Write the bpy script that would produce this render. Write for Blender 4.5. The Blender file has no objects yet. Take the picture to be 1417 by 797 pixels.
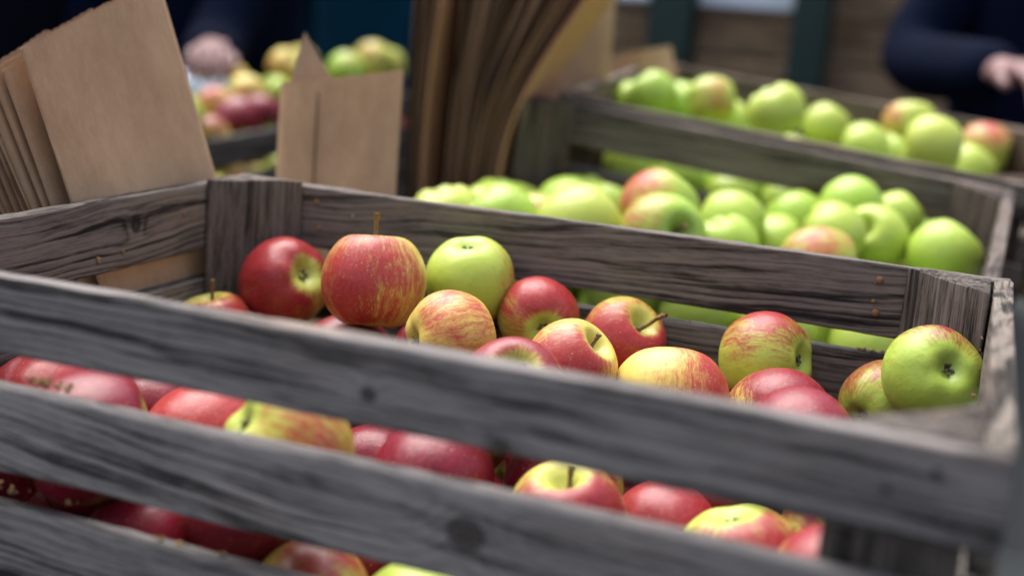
import bpy, bmesh, math, random
from mathutils import Vector, Matrix, Quaternion, noise
random.seed(11)
S = bpy.context.scene
C = S.collection
R = math.radians
GROUND = -1.06

# ------------------------------------------------------------------ nodes
def mat(name):
    m = bpy.data.materials.new(name); m.use_nodes = True
    nt = m.node_tree
    return m, nt, nt.nodes['Principled BSDF']

class G:
    """tiny helper to write node maths"""
    def __init__(s, nt): s.nt = nt
    def n(s, t, **k):
        x = s.nt.nodes.new(t)
        for a, b in k.items(): setattr(x, a, b)
        return x
    def put(s, sock, v):
        if isinstance(v, bpy.types.NodeSocket): s.nt.links.new(v, sock)
        else: sock.default_value = v
    def m(s, op, a, b=None, c=None, clamp=False):
        x = s.n('ShaderNodeMath', operation=op, use_clamp=clamp)
        for i, v in enumerate((a, b, c)):
            if v is not None: s.put(x.inputs[i], v)
        return x.outputs[0]
    def vm(s, op, a, b=None, out=0):
        x = s.n('ShaderNodeVectorMath', operation=op)
        s.put(x.inputs[0], a)
        if b is not None: s.put(x.inputs[3 if op == 'SCALE' else 1], b)
        return x.outputs[out]
    def sep(s, v):
        x = s.n('ShaderNodeSeparateXYZ'); s.put(x.inputs[0], v); return x.outputs
    def comb(s, a, b, c):
        x = s.n('ShaderNodeCombineXYZ')
        for i, v in enumerate((a, b, c)): s.put(x.inputs[i], v)
        return x.outputs[0]
    def noise(s, v, scale=1., detail=2., rough=.5, col=False):
        x = s.n('ShaderNodeTexNoise'); s.put(x.inputs['Vector'], v)
        x.inputs['Scale'].default_value = scale; x.inputs['Detail'].default_value = detail; x.inputs['Roughness'].default_value = rough
        return x.outputs[1 if col else 0]
    def step(s, v, a, b, lo=0., hi=1.):
        x = s.n('ShaderNodeMapRange', interpolation_type='SMOOTHSTEP'); s.put(x.inputs[0], v)
        for i, k in enumerate((a, b, lo, hi)): s.put(x.inputs[i+1], k)
        return x.outputs[0]
    def mix(s, f, a, b, mode='MIX'):
        x = s.n('ShaderNodeMix', data_type='RGBA', blend_type=mode)
        s.put(x.inputs[0], f)
        for i, v in ((6, a), (7, b)):
            s.put(x.inputs[i], v if isinstance(v, bpy.types.NodeSocket) else (*v, 1))
        return x.outputs[2]
    def obj(s):
        return s.n('ShaderNodeTexCoord').outputs['Object']
    def info(s):
        return s.n('ShaderNodeObjectInfo').outputs
    def bump(s, h, dist, strength=1.):
        x = s.n('ShaderNodeBump'); s.put(x.inputs['Height'], h); x.inputs['Distance'].default_value = dist; x.inputs['Strength'].default_value = strength
        return x.outputs[0]

def wood_material(name, dark, light, knots=True, bumpd=.0011):
    m, nt, bs = mat(name); g = G(nt)
    o = g.obj(); inf = g.info(); rnd = inf['Random']
    x, y, z = g.sep(o)[0:3]
    off = g.m('MULTIPLY', rnd, 37.3)
    px = g.m('ADD', x, off)
    warp = g.noise(g.comb(g.m('MULTIPLY', px, 5.), g.m('MULTIPLY', y, 9.), g.m('ADD', g.m('MULTIPLY', z, 14.), off)), 1., 3.)
    zz = g.m('ADD', z, g.m('MULTIPLY', g.m('SUBTRACT', warp, .5), .024))
    tilt = g.m('MULTIPLY', g.m('SUBTRACT', g.m('FRACT', g.m('MULTIPLY', rnd, 7.7)), .5), .16)
    zz = g.m('ADD', zz, g.m('MULTIPLY', x, tilt))
    a = g.m('MULTIPLY', g.m('SUBTRACT', g.m('FRACT', g.m('MULTIPLY', rnd, 13.1)), .5), .07)
    zz = g.m('ADD', zz, a)
    rr = g.m('SQRT', g.m('ADD', g.m('MULTIPLY', zz, zz), g.m('POWER', g.m('ADD', y, .014), 2.)))
    if knots:
        at = g.n('ShaderNodeAttribute', attribute_type='OBJECT', attribute_name='knot').outputs['Vector']
        kx, kz, ks = g.sep(at)[0:3]
        ks1 = g.m('MAXIMUM', ks, .0005)
        kd = g.m('DIVIDE', g.m('SQRT', g.m('ADD', g.m('POWER', g.m('MULTIPLY', g.m('SUBTRACT', x, kx), .9), 2.), g.m('POWER', g.m('SUBTRACT', z, kz), 2.))), ks1)
        infl = g.m('POWER', 2.718, g.m('MULTIPLY', g.m('MULTIPLY', kd, kd), -.16))
        rr = g.m('ADD', rr, g.m('MULTIPLY', infl, g.m('MULTIPLY', ks, 2.2)))
    ring = g.m('SINE', g.m('MULTIPLY', rr, 2*math.pi/.0046))
    ring = g.m('MULTIPLY_ADD', ring, .5, .5)
    ring = g.m('POWER', ring, 2.2)
    fib = g.noise(g.comb(g.m('MULTIPLY', px, 9.), g.m('MULTIPLY', y, 420.), g.m('MULTIPLY', zz, 480.)), 1., 4., .72)
    fib2 = g.noise(g.comb(g.m('MULTIPLY', px, 90.), g.m('MULTIPLY', y, 800.), g.m('MULTIPLY', z, 800.)), 1., 3., .7)
    blot = g.noise(g.comb(g.m('MULTIPLY', px, 13.), g.m('MULTIPLY', y, 30.), g.m('MULTIPLY', z, 42.)), 1., 4., .6)
    # where the late wood stands out varies along the board
    amt = g.step(g.noise(g.comb(g.m('MULTIPLY', px, 3.), y, g.m('MULTIPLY', z, 20.)), 1., 1.), .3, .7, .15, .75)
    v = g.m('ADD', g.m('MULTIPLY_ADD', fib, 1.35, -.30), g.m('MULTIPLY', blot, .75))
    v = g.m('SUBTRACT', v, g.m('MULTIPLY', ring, g.m('MULTIPLY', amt, .32)))
    v = g.m('ADD', v, g.m('MULTIPLY', g.m('SUBTRACT', fib2, .5), .55))
    stq = g.step(g.noise(g.comb(g.m('MULTIPLY', px, 5.), g.m('MULTIPLY', y, 60.), g.m('MULTIPLY', zz, 120.)), 1., 3., .6), .52, .64)
    v = g.m('SUBTRACT', v, g.m('MULTIPLY', stq, .32))
    v = g.step(v, .22, .95)
    col = g.mix(v, dark, light)
    # brownish places where the weathered skin has worn off, pale lichen-grey streaks
    br = g.step(g.noise(g.comb(g.m('MULTIPLY', px, 6.), g.m('MULTIPLY', y, 20.), g.m('ADD', g.m('MULTIPLY', z, 30.), 5.)), 1., 3.), .52, .75)
    col = g.mix(g.m('MULTIPLY', br, .55), col, g.mix(1., col, (1.25, .98, .74), 'MULTIPLY'))
    # cracks along the grain
    cr = g.noise(g.comb(g.m('MULTIPLY', px, 3.2), g.m('MULTIPLY', y, 8.), g.m('MULTIPLY', zz, 210.)), 1., 1.)
    crk = g.step(cr, .70, .76)
    col = g.mix(g.m('MULTIPLY', crk, .75), col, (.012, .010, .009))
    # dark water stains
    st = g.step(g.noise(g.comb(g.m('MULTIPLY', px, 16.), g.m('MULTIPLY', y, 20.), g.m('MULTIPLY', z, 55.)), 1., 2.), .66, .8)
    col = g.mix(g.m('MULTIPLY', st, .6), col, (.02, .018, .02))
    h = g.m('ADD', g.m('SUBTRACT', g.m('MULTIPLY', fib, .8), g.m('MULTIPLY', ring, .25)), g.m('MULTIPLY', crk, -1.5))
    if knots:
        kn = g.step(kd, 1., .75)
        krng = g.m('MULTIPLY_ADD', g.m('SINE', g.m('MULTIPLY', kd, 20.)), .5, .5)
        col = g.mix(g.m('MULTIPLY', kn, .9), col, g.mix(krng, (.018, .014, .012), (.06, .047, .038)))
        rim = g.m('MULTIPLY', g.step(kd, .8, 1.), g.step(kd, 1.25, 1.))
        col = g.mix(g.m('MULTIPLY', rim, .8), col, (.01, .008, .008))
    col = g.mix(1., col, inf['Color'], 'MULTIPLY')
    g.put(bs.inputs['Base Color'], col)
    bs.inputs['Roughness'].default_value = .8
    bs.inputs['Specular IOR Level'].default_value = .18
    g.put(bs.inputs['Normal'], g.bump(h, bumpd, 1.))
    return m

def apple_material():
    m, nt, bs = mat('apple_skin'); g = G(nt)
    o = g.obj(); inf = g.info()
    par = g.n('ShaderNodeSeparateColor'); g.put(par.inputs[0], inf['Color'])
    amt, yel, deep = par.outputs[0:3]
    off = g.vm('SCALE', (17.1, 9.3, 5.7), g.m('MULTIPLY', inf['Random'], 11.))
    n = g.vm('NORMALIZE', o)
    x, y, z = g.sep(n)[0:3]
    rho = g.m('SQRT', g.m('ADD', g.m('MULTIPLY', x, x), g.m('MULTIPLY', y, y)))
    rho1 = g.m('MAXIMUM', rho, .05)
    cx = g.m('DIVIDE', x, rho1); cy = g.m('DIVIDE', y, rho1)      # longitude as a circle: meridian streaks
    wob = g.vm('SCALE', g.vm('SUBTRACT', g.noise(g.vm('ADD', o, off), 2.5, 3., .5, True), (.5, .5, .5)), .22)
    mer = g.vm('ADD', g.comb(cx, cy, g.m('MULTIPLY', z, .16)), g.vm('ADD', off, wob))
    s1 = g.noise(mer, 11., 4., .62)
    s2 = g.noise(mer, 42., 3., .65)
    cloud = g.noise(g.vm('ADD', o, off), 1.7, 4., .55)
    # blush
    v = g.m('ADD', g.m('MULTIPLY', x, .62), g.m('MULTIPLY', g.m('SUBTRACT', s1, .5), 1.05))
    v = g.m('ADD', v, g.m('MULTIPLY', g.m('SUBTRACT', s2, .5), .75))
    v = g.m('ADD', v, g.m('MULTIPLY', g.m('SUBTRACT', cloud, .5), .95))
    v = g.m('ADD', v, g.m('MULTIPLY', g.m('SUBTRACT', amt, .5), 1.65))
    # calyx basin and stem cavity keep the ground colour
    cav = g.m('MULTIPLY', g.step(rho, .62, .30), .75)
    v = g.m('SUBTRACT', v, cav)
    blush = g.step(v, -.42, .46)
    green = g.mix(g.m('ADD', g.m('MULTIPLY', cloud, .8), -.1), (.25, .41, .035), (.42, .56, .10))
    yellow = g.mix(s1, (.66, .44, .10), (.60, .52, .12))
    ground = g.mix(yel, green, yellow)
    ground = g.mix(g.m('MULTIPLY', g.step(rho, .55, .2), .4), ground, (.34, .47, .12))
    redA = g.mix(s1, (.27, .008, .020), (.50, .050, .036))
    redB = g.mix(s1, (.075, .0012, .009), (.25, .005, .026))  # darkest skin red; also paints gap shade into the apples behind the slats
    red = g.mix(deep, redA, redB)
    red = g.mix(g.step(s2, .42, .80), red, g.mix(g.m('MULTIPLY_ADD', deep, -.34, .46), red, (.58, .17, .07)))
    bl = g.m('MULTIPLY', blush, g.m('MULTIPLY_ADD', s2, .7, .72), clamp=True)
    col = g.mix(bl, ground, red)
    # lenticels
    vo = g.n('ShaderNodeTexVoronoi', feature='F1'); g.put(vo.inputs['Vector'], g.vm('ADD', n, off)); vo.inputs['Scale'].default_value = 13.
    rsz = g.m('MULTIPLY_ADD', g.sep(vo.outputs['Color'])[0], .12, .05)
    dots = g.m('MULTIPLY', g.step(g.m('SUBTRACT', vo.outputs['Distance'], rsz), .05, -.01), g.sep(vo.outputs['Color'])[1])
    col = g.mix(g.m('MULTIPLY', dots, .5), col, (.66, .48, .20))
    # russet in the cavities and rare dark scabs
    rus = g.m('MULTIPLY', g.step(rho, .34, .12), g.step(g.noise(mer, 5., 4.), .42, .62))
    rus = g.m('MULTIPLY', rus, g.step(z, 0., .1))
    col = g.mix(g.m('MULTIPLY', rus, .7), col, (.26, .17, .06))
    sc = g.step(g.noise(g.vm('ADD', o, g.vm('SCALE', off, 1.3)), 4.5, 3., .6), .735, .76)
    col = g.mix(g.m('MULTIPLY', sc, .65), col, (.045, .03, .018))
    g.put(bs.inputs['Base Color'], col)
    g.put(bs.inputs['Roughness'], g.m('MULTIPLY_ADD', cloud, .26, .27))
    bs.inputs['Specular IOR Level'].default_value = .34
    bs.inputs['Coat Weight'].default_value = .10
    bs.inputs['Coat Roughness'].default_value = .22
    bs.inputs['Subsurface Weight'].default_value = .05
    bs.inputs['Subsurface Radius'].default_value = (1., .45, .15)
    bs.inputs['Subsurface Scale'].default_value = .006
    h = g.m('ADD', g.noise(o, 3., 3.), g.m('MULTIPLY', dots, .05))
    g.put(bs.inputs['Normal'], g.bump(h, .02, .06))
    return m

def simple(name, col, rough=.7, var=.25, scale=30., spec=.4, bumpd=0., stretch=(1, 1, 1)):
    m, nt, bs = mat(name); g = G(nt)
    o = g.obj(); inf = g.info()
    v = g.vm('MULTIPLY', o, stretch)
    n = g.noise(g.vm('ADD', v, g.vm('SCALE', (3., 5., 7.), inf['Random'])), scale, 4., .6)
    c = g.mix(n, tuple(k*(1-var) for k in col), tuple(min(1, k*(1+var)) for k in col))
    c = g.mix(1., c, inf['Color'], 'MULTIPLY')
    g.put(bs.inputs['Base Color'], c)
    bs.inputs['Roughness'].default_value = rough
    bs.inputs['Specular IOR Level'].default_value = spec
    if bumpd: g.put(bs.inputs['Normal'], g.bump(n, bumpd))
    return m

def kraft_material():
    m, nt, bs = mat('kraft_paper'); g = G(nt)
    o = g.obj(); inf = g.info()
    v = g.vm('ADD', o, g.vm('SCALE', (3., 5., 7.), inf['Random']))
    n1 = g.noise(g.vm('MULTIPLY', v, (1., 1., .45)), 55., 5., .65)
    n2 = g.noise(v, 7., 2.)
    n3 = g.noise(g.vm('MULTIPLY', v, (1., 1., .3)), 420., 3., .7)
    f = g.m('ADD', g.m('MULTIPLY', n1, .5), g.m('ADD', g.m('MULTIPLY', n2, .3), g.m('MULTIPLY', n3, .3)))
    c = g.mix(g.step(f, .3, .8), (.285, .178, .108), (.42, .275, .172))
    c = g.mix(1., c, inf['Color'], 'MULTIPLY')
    g.put(bs.inputs['Base Color'], c)
    bs.inputs['Roughness'].default_value = .8
    bs.inputs['Specular IOR Level'].default_value = .25
    g.put(bs.inputs['Normal'], g.bump(g.m('ADD', n2, g.m('MULTIPLY', n1, .2)), .0012))
    return m

M = {}
M['wood'] = wood_material('weathered_wood', (.016, .0142, .0134), (.200, .182, .165))
M['plank'] = wood_material('brown_plank', (.06, .042, .028), (.22, .155, .10), False)
M['apple'] = apple_material()
M['stem'] = simple('apple_stem', (.30, .17, .065), .75, .6, 3., bumpd=.05)
M['calyx'] = simple('dry_calyx', (.085, .075, .045), .9, .5, 6.)
M['paper'] = kraft_material()
M['crumb'] = simple('sawdust_crumb', (.30, .185, .085), .9, .45, 90.)
M['nail'] = simple('rusty_nail', (.045, .045, .050), .6, .5, 200.)
M['rust'] = simple('rusty_head', (.20, .095, .04), .8, .5, 300.)
M['navy'] = simple('navy_cloth', (.001, .003, .012), .95, .35, 14., .06, .004)
M['black'] = simple('black_cloth', (.002, .003, .007), .95, .35, 14., .06, .004)
M['teal'] = simple('teal_cloth', (.001, .028, .056), .9, .35, 12., .1, .004)
M['trouser'] = simple('dark_denim', (.012, .015, .022), .9, .3, 20., .2)
M['skin'] = simple('skin', (.20, .105, .10), .5, .12, 12.)
M['hair'] = simple('hair', (.035, .022, .014), .6, .4, 60.)
M['shoe'] = simple('shoe_leather', (.02, .016, .013), .5, .3, 30.)
M['green'] = simple('green_paint', (.002, .020, .018), .5, .2, 16.)
M['white'] = simple('white_board', (.72, .78, .86), .5, .05, 8.)
M['film'] = simple('pale_plastic', (.50, .60, .74), .35, .15, 16., .5, .01)
M['asphalt'] = simple('asphalt', (.05, .05, .052), .9, .3, 40., .3, .004)
M['table'] = simple('table_paint', (.006, .009, .009), .6, .3, 25.)

# ------------------------------------------------------------------ objects
def link(o, parent=None):
    C.objects.link(o)
    if parent: o.parent = parent
    return o
def tag(o, label=None, cat=None, group=None, kind=None):
    for k, v in (('label', label), ('category', cat), ('group', group), ('kind', kind)):
        if v: o[k] = v
    return o
def empty(name, mtx=None):
    o = bpy.data.objects.new(name, None); o.empty_display_size = .02
    if mtx is not None: o.matrix_world = mtx
    return link(o)
def mesh_obj(name, me, m, parent=None, mtx=None):
    o = bpy.data.objects.new(name, me)
    if m and not me.materials: me.materials.append(m)
    if mtx is not None: o.matrix_basis = mtx
    return link(o, parent)
def from_bm(name, bm, m, parent=None, mtx=None, smooth=True):
    me = bpy.data.meshes.new(name)
    bmesh.ops.recalc_face_normals(bm, faces=bm.faces[:])
    bm.to_mesh(me); bm.free()
    if smooth: me.polygons.foreach_set('use_smooth', [True]*len(me.polygons))
    return mesh_obj(name, me, m, parent, mtx)

def ring_rect(T, H, b):
    """rounded rectangle y:+-T/2, z:+-H/2 with hold loops"""
    pts = []
    hy, hz = T/2, H/2
    for (sy, sz, a0) in ((1, 1, 0), (-1, 1, 90), (-1, -1, 180), (1, -1, 270)):
        cy, cz = sy*(hy-b), sz*(hz-b)
        for k in range(4):
            a = R(a0+30*k); pts.append((cy+b*math.cos(a), cz+b*math.sin(a)))
        # hold loops / mid verts on the following side
        nxt = {0: (-1, 0), 90: (0, -1), 180: (1, 0), 270: (0, 1)}[a0]
        ln = (T if nxt[0] else H) - 2*b
        e = pts[-1]
        fr = (.04, .5, .96) if ln < .02 else (.02, .25, .5, .75, .98)
        for f in fr: pts.append((e[0]+nxt[0]*ln*f, e[1]+nxt[1]*ln*f))
    return pts

def board_bm(Ln, T, H, seed, wav=.0009, b=.0016, nx=56, x0=None, dent=0.):
    bm = bmesh.new(); prev = None
    rp = ring_rect(T, H, b)
    x0 = -Ln/2 if x0 is None else x0
    ch = .0014
    xs = [0, ch*.3, ch]+[ch+(Ln-2*ch)*(i+1)/nx for i in range(nx)]+[Ln-ch*.3, Ln]
    for i, xx in enumerate(xs):
        e = min(xx, Ln-xx); k = 1. if e >= ch else .0
        shrink = ch*.8*(1-min(1, e/ch))
        x = x0+xx
        row = []
        for (y, z) in rp:
            sy = (abs(y)-shrink)*(1 if y > 0 else -1) if abs(y) > shrink else 0
            sz = (abs(z)-shrink)*(1 if z > 0 else -1) if abs(z) > shrink else 0
            ez = noise.noise(Vector((x*9, (1 if z > 0 else -1)*3.1+seed*7.7, y*30)))*wav*1.6
            ey = noise.noise(Vector((x*7, z*14+seed*3.3, (1 if y > 0 else -1)*2.3)))*wav
            fine = noise.noise(Vector((x*90, z*90+seed, y*90)))*wav*.25
            big = noise.noise(Vector((x*2.2, seed*5.1, 0)))*wav*1.2
            edge = 1 if abs(z) > H/2-b*1.2 else .2
            ex = noise.noise(Vector((seed*9.1+(0 if i < 3 else 5), y*160, z*160)))*.0012 if e < ch*1.01 else 0
            row.append(bm.verts.new((x+ex, sy+ey+big+fine, sz+(ez+fine*2)*edge)))
        if prev:
            for j in range(len(row)):
                bm.faces.new((prev[j], prev[(j+1) % len(row)], row[(j+1) % len(row)], row[j]))
        else: first = row
        prev = row
    bm.faces.new(first); bm.faces.new(list(reversed(prev)))
    return bm

def tri_post_bm(a, Hh, seed):
    """triangular corner post, legs of length a on +x and +y sides from the corner, length along local x (vertical)"""
    bm = bmesh.new()
    b = .003
    def cut(p, q, f):  # point near p toward q
        d = (Vector(q)-Vector(p)); d.normalize(); return Vector(p)+d*f
    P = [(0, 0), (a, 0), (0, a)]
    ring = []
    for i in range(3):
        p, pr, nx_ = P[i], P[i-1], P[(i+1) % 3]
        ring += [cut(p, pr, b*1.3), cut(p, pr, b*.5), cut(p, nx_, b*.5), cut(p, nx_, b*1.3)]
        L_ = (Vector(nx_)-Vector(p)).length
        for f in (.25, .5, .75): ring.append(Vector(p).lerp(Vector(nx_), f))
    prev = None; n = 18
    xs = [0, .0006, .0025]+[.0025+(Hh-.005)*(i+1)/n for i in range(n)]+[Hh-.0006, Hh]
    cen = Vector((a/3, a/3))
    for i, x in enumerate(xs):
        e = min(x, Hh-x); sh = 1-.02*(1-min(1, e/.0025))
        row = []
        for r_ in ring:
            q = cen+(r_-cen)*sh
            f = noise.noise(Vector((x*12+seed, q.x*40, q.y*40)))*.0008
            ex = noise.noise(Vector((seed*3, q.x*90, q.y*90)))*.0016 if e < .003 else 0
            row.append(bm.verts.new((x-Hh+ex, q.x+f, q.y+f)))
        if prev:
            for j in range(len(row)):
                bm.faces.new((prev[j], prev[(j+1) % len(row)], row[(j+1) % len(row)], row[j]))
        else: first = row
        prev = row
    bm.faces.new(first); bm.faces.new(list(reversed(prev)))
    return bm

def nail_bm(r=.0022):
    bm = bmesh.new()
    bmesh.ops.create_uvsphere(bm, u_segments=10, v_segments=6, radius=r)
    for v in bm.verts: v.co.y *= .4
    return bm

def mtx(o, ex, ey, ez):
    m = Matrix.Identity(4)
    for i, v in enumerate((ex, ey, ez)):
        v = Vector(v)
        for j in range(3): m[j][i] = v[j]
    m.translation = Vector(o); return m

seedc = [0]
def nseed():
    seedc[0] += 1; return seedc[0]*1.37

def crate(label, frame, Ln, W, t, near, far, left, right, depth, post_a, group, tint=(1, 1, 1), knots={}, nails=True, low_posts=0.):
    """frame: origin at the near-right inner rim corner, x in [-Ln,0], y in [0,W]; slat lists hold (top z, height)"""
    root = empty('wooden_crate', frame)
    tag(root, label, 'crate', group)
    def shade():
        k = random.uniform(.85, 1.12); w = random.uniform(-.03, .03)
        return (tint[0]*k*(1+w), tint[1]*k, tint[2]*k*(1-w), 1)
    def add(bm, m4, name='slat', tn=None, kn=None, nl=()):
        o = from_bm(name, bm, M['wood'], root, m4)
        o.color = tn or shade()
        o['knot'] = [float(v) for v in (kn or (9., 9., 0.))]
        for p in nl:
            q = from_bm('nail', nail_bm(random.uniform(.0018, .0026)), M['nail' if abs(p[0]) > Ln/2-post_a*.6 else 'rust'], o, Matrix.Translation(p))
        return o
    for side, lst in (('near', near), ('far', far)):
        for i, e in enumerate(lst):
            zt, h = e[0], e[1]
            y = -t/2 if side == 'near' else W+t/2
            s = -1 if side == 'near' else -1
            nl = []
            if nails:
                if side == 'far':
                    for ex in (-1, 1):
                        for kz in (.26, -.2): nl.append((ex*(Ln/2-post_a-.012-random.uniform(0, .008)), -t/2-.0004, kz*h+random.uniform(-.003, .003)))
                for ex in (-1, 1) if side == 'near' else ():
                    for k in ((.24, .027), (-.22, .021), (.02, .045))[:3 if side == 'near' else 2]:
                        nl.append((ex*(Ln/2+t-k[1]), -t/2-.0003, k[0]*h))
            kn = knots.get((side, i))
            add(board_bm(Ln+2*t, t, h, nseed()), Matrix.Translation((-Ln/2, y, zt-h/2)), kn=(kn[0], kn[1], kn[2]) if kn else None, nl=nl, tn=(tuple(kn[3])+(1,)) if kn and len(kn) > 3 else None)
    RZ = Matrix.Rotation(R(90), 4, 'Z')
    for side, lst in (('left', left), ('right', right)):
        for i, e in enumerate(lst):
            zt, h = e[0], e[1]
            x = -Ln-t/2-.0005 if side == 'left' else t/2+.0005
            kn = knots.get((side, i))
            add(board_bm(W-.002, t, h, nseed(), nx=40), Matrix.Translation((x, W/2, zt-h/2)) @ RZ, nl=[(W/2-.082, -t/2-.0004, .1*h), (W/2-.155, -t/2-.0004, -.25*h)] if nails and side == 'left' else (), kn=(kn[0], kn[1], kn[2]) if kn else None, tn=(tuple(kn[3])+(1,)) if kn and len(kn) > 3 else None)
    g_ = .0008
    for (cx, cy, dx, dy, dz) in ((-g_, g_, -1, 1, -low_posts), (-Ln+g_, g_, 1, 1, .0015-low_posts), (-g_, W-g_, -1, -1, .0), (-Ln+g_, W-g_, 1, -1, .003)):
        a = post_a*random.uniform(.97, 1.03); sh_ = shade()
        ey = Vector((dx, 0, 0)); ez = Vector((0, dy, 0)); ex = Vector((0, 0, 1))
        m4 = mtx((cx, cy, dz), ex, ey, ez)
        o = add(tri_post_bm(a, depth+(dz if low_posts and dz < 0 else 0), nseed()), m4, 'corner_post', tn=(sh_[0]*.70, sh_[1]*.63, sh_[2]*.59, 1))
    nb = 5; bw = (W+2*t)/nb
    for k in range(nb):
        add(board_bm(Ln+2*t-.004, t*.9, bw-.008, nseed(), nx=10), Matrix.Translation((-Ln/2, -t+bw*(k+.5), -depth-t*.45-.001)) @ Matrix.Rotation(R(90), 4, 'X'), 'bottom_board')
    return root

# ------------------------------------------------------------------ apples
PROF = [(0, .50), (.05, .505), (.11, .545), (.18, .62), (.26, .71), (.36, .785), (.47, .805), (.60, .765), (.73, .665), (.86, .49), (.95, .285), (.995, .06), (.99, -.16),
        (.94, -.38), (.85, -.56), (.73, -.70), (.60, -.79), (.48, -.835), (.37, -.84), (.28, -.81), (.20, -.76), (.13, -.71), (.06, -.69), (0, -.685)]
def catmull(P, k):
    out = []
    for i in range(len(P)-1):
        p0 = P[max(i-1, 0)]; p1 = P[i]; p2 = P[i+1]; p3 = P[min(i+2, len(P)-1)]
        for j in range(k):
            t = j/k
            out.append(tuple(.5*((2*b)+(-a+c)*t+(2*a-5*b+4*c-d)*t*t+(-a+3*b-3*c+d)*t**3) for a, b, c, d in zip(p0, p1, p2, p3)))
    out.append(P[-1]); return out
def apple_mesh(i, tall, lobes, lop, k=2, nu=56):
    rnd = random.Random(i*17+3)
    prof = catmull(PROF, k)
    bm = bmesh.new(); prev = None
    ph = rnd.uniform(0, 6.28); ph2 = rnd.uniform(0, 6.28)
    top = bm.verts.new((0, 0, prof[0][1]*tall)); bot = bm.verts.new((0, 0, prof[-1][1]*tall))
    for (r, z) in prof[1:-1]:
        row = []
        for u in range(nu):
            a = 2*math.pi*u/nu
            low = max(0., -z); hi = max(0., z)
            f = 1+lobes*(.35+low*1.3)*math.cos(5*(a+ph))*r*r*.5+lop*math.cos(a+ph2)*.5+lop*.6*math.cos(2*a+ph)
            zz = z*tall*(1+(.5*lop*math.cos(a+ph2)+lobes*1.2*math.cos(5*(a+ph))*min(1, low*1.4)*min(1, (r/.5)**2))*(1 if r > .1 else r*10))
            f += noise.noise(Vector((math.cos(a)*1.3, math.sin(a)*1.3, z*1.3+i*5)))*.02
            row.append(bm.verts.new((r*f*math.cos(a), r*f*math.sin(a), zz)))
        if prev:
            for u in range(nu): bm.faces.new((prev[u], prev[(u+1) % nu], row[(u+1) % nu], row[u]))
        else:
            for u in range(nu): bm.faces.new((top, row[u], row[(u+1) % nu]))
        prev = row
    for u in range(nu): bm.faces.new((bot, prev[(u+1) % nu], prev[u]))
    bmesh.ops.recalc_face_normals(bm, faces=bm.faces[:])
    me = bpy.data.meshes.new('apple'); bm.to_mesh(me); bm.free()
    me.polygons.foreach_set('use_smooth', [True]*len(me.polygons))
    me.materials.append(M['apple'])
    return me, prof[0][1]*tall, prof[-1][1]*tall
AM = [apple_mesh(i, *p) for i, p in enumerate(((1.0, .018, .03), (.95, .028, .05), (1.06, .022, .04), (.98, .04, .06), (1.03, .012, .05)))]

def tube_mesh(name, pts, rad, m, seg=8):
    bm = bmesh.new(); prev = None
    for i, p in enumerate(pts):
        p = Vector(p)
        d = (Vector(pts[min(i+1, len(pts)-1)])-Vector(pts[max(i-1, 0)])).normalized()
        u = d.cross(Vector((.3, .9, .1))).normalized(); v = d.cross(u)
        row = [bm.verts.new(p+(u*math.cos(2*math.pi*k/seg)+v*math.sin(2*math.pi*k/seg))*rad[i]) for k in range(seg)]
        if prev:
            for k in range(seg): bm.faces.new((prev[k], prev[(k+1) % seg], row[(k+1) % seg], row[k]))
        else: bm.faces.new(row)
        prev = row
    bm.faces.new(list(reversed(prev)))
    bmesh.ops.recalc_face_normals(bm, faces=bm.faces[:])
    me = bpy.data.meshes.new(name); bm.to_mesh(me); bm.free()
    me.polygons.foreach_set('use_smooth', [True]*len(me.polygons)); me.materials.append(m)
    return me
STEM_S = tube_mesh('stem', [(0, 0, .46), (.01, 0, .6), (.03, .01, .74), (.05, .02, .86), (.06, .02, .90)], [.06, .045, .042, .055, .07], M['stem'])
STEM_L = tube_mesh('stem', [(0, 0, .46), (.02, 0, .65), (.05, .02, .85), (.07, .03, 1.06), (.10, .04, 1.22), (.10, .04, 1.25)], [.062, .046, .042, .045, .065, .066], M['stem'])
STEM_X = tube_mesh('stem', [(0, 0, .46), (.02, 0, .65), (.03, .02, .9), (.02, .03, 1.15), (.04, .05, 1.4), (.05, .05, 1.47)], [.066, .048, .042, .046, .062, .07], M['stem'])
def calyx_mesh():
    bm = bmesh.new()
    rnd = random.Random(5)
    for k in range(5):
        a = 2*math.pi*k/5+rnd.uniform(-.2, .2)
        d = Vector((math.cos(a), math.sin(a), 0)); s = Vector((-d.y, d.x, 0))
        L_ = rnd.uniform(.085, .13); up = rnd.uniform(.05, .11)
        base = d*.03
        rows = []
        for (f, w, h) in ((0, .035, 0), (.5, .042, up*.9), (.85, .022, up*1.05), (1, .004, up*.6)):
            c = base+d*L_*f+Vector((0, 0, -.69-h))
            rows.append([bm.verts.new(c-s*w), bm.verts.new(c+Vector((0, 0, .014))), bm.verts.new(c+s*w), bm.verts.new(c+Vector((0, 0, -.012)))])
        for r0, r1 in zip(rows, rows[1:]):
            for j in range(4): bm.faces.new((r0[j], r0[(j+1) % 4], r1[(j+1) % 4], r1[j]))
        bm.faces.new(rows[0]); bm.faces.new(rows[-1][::-1])
    bmesh.ops.recalc_face_normals(bm, faces=bm.faces[:])
    me = bpy.data.meshes.new('calyx'); bm.to_mesh(me); bm.free(); me.materials.append(M['calyx'])
    return me
CALYX = calyx_mesh()

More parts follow.
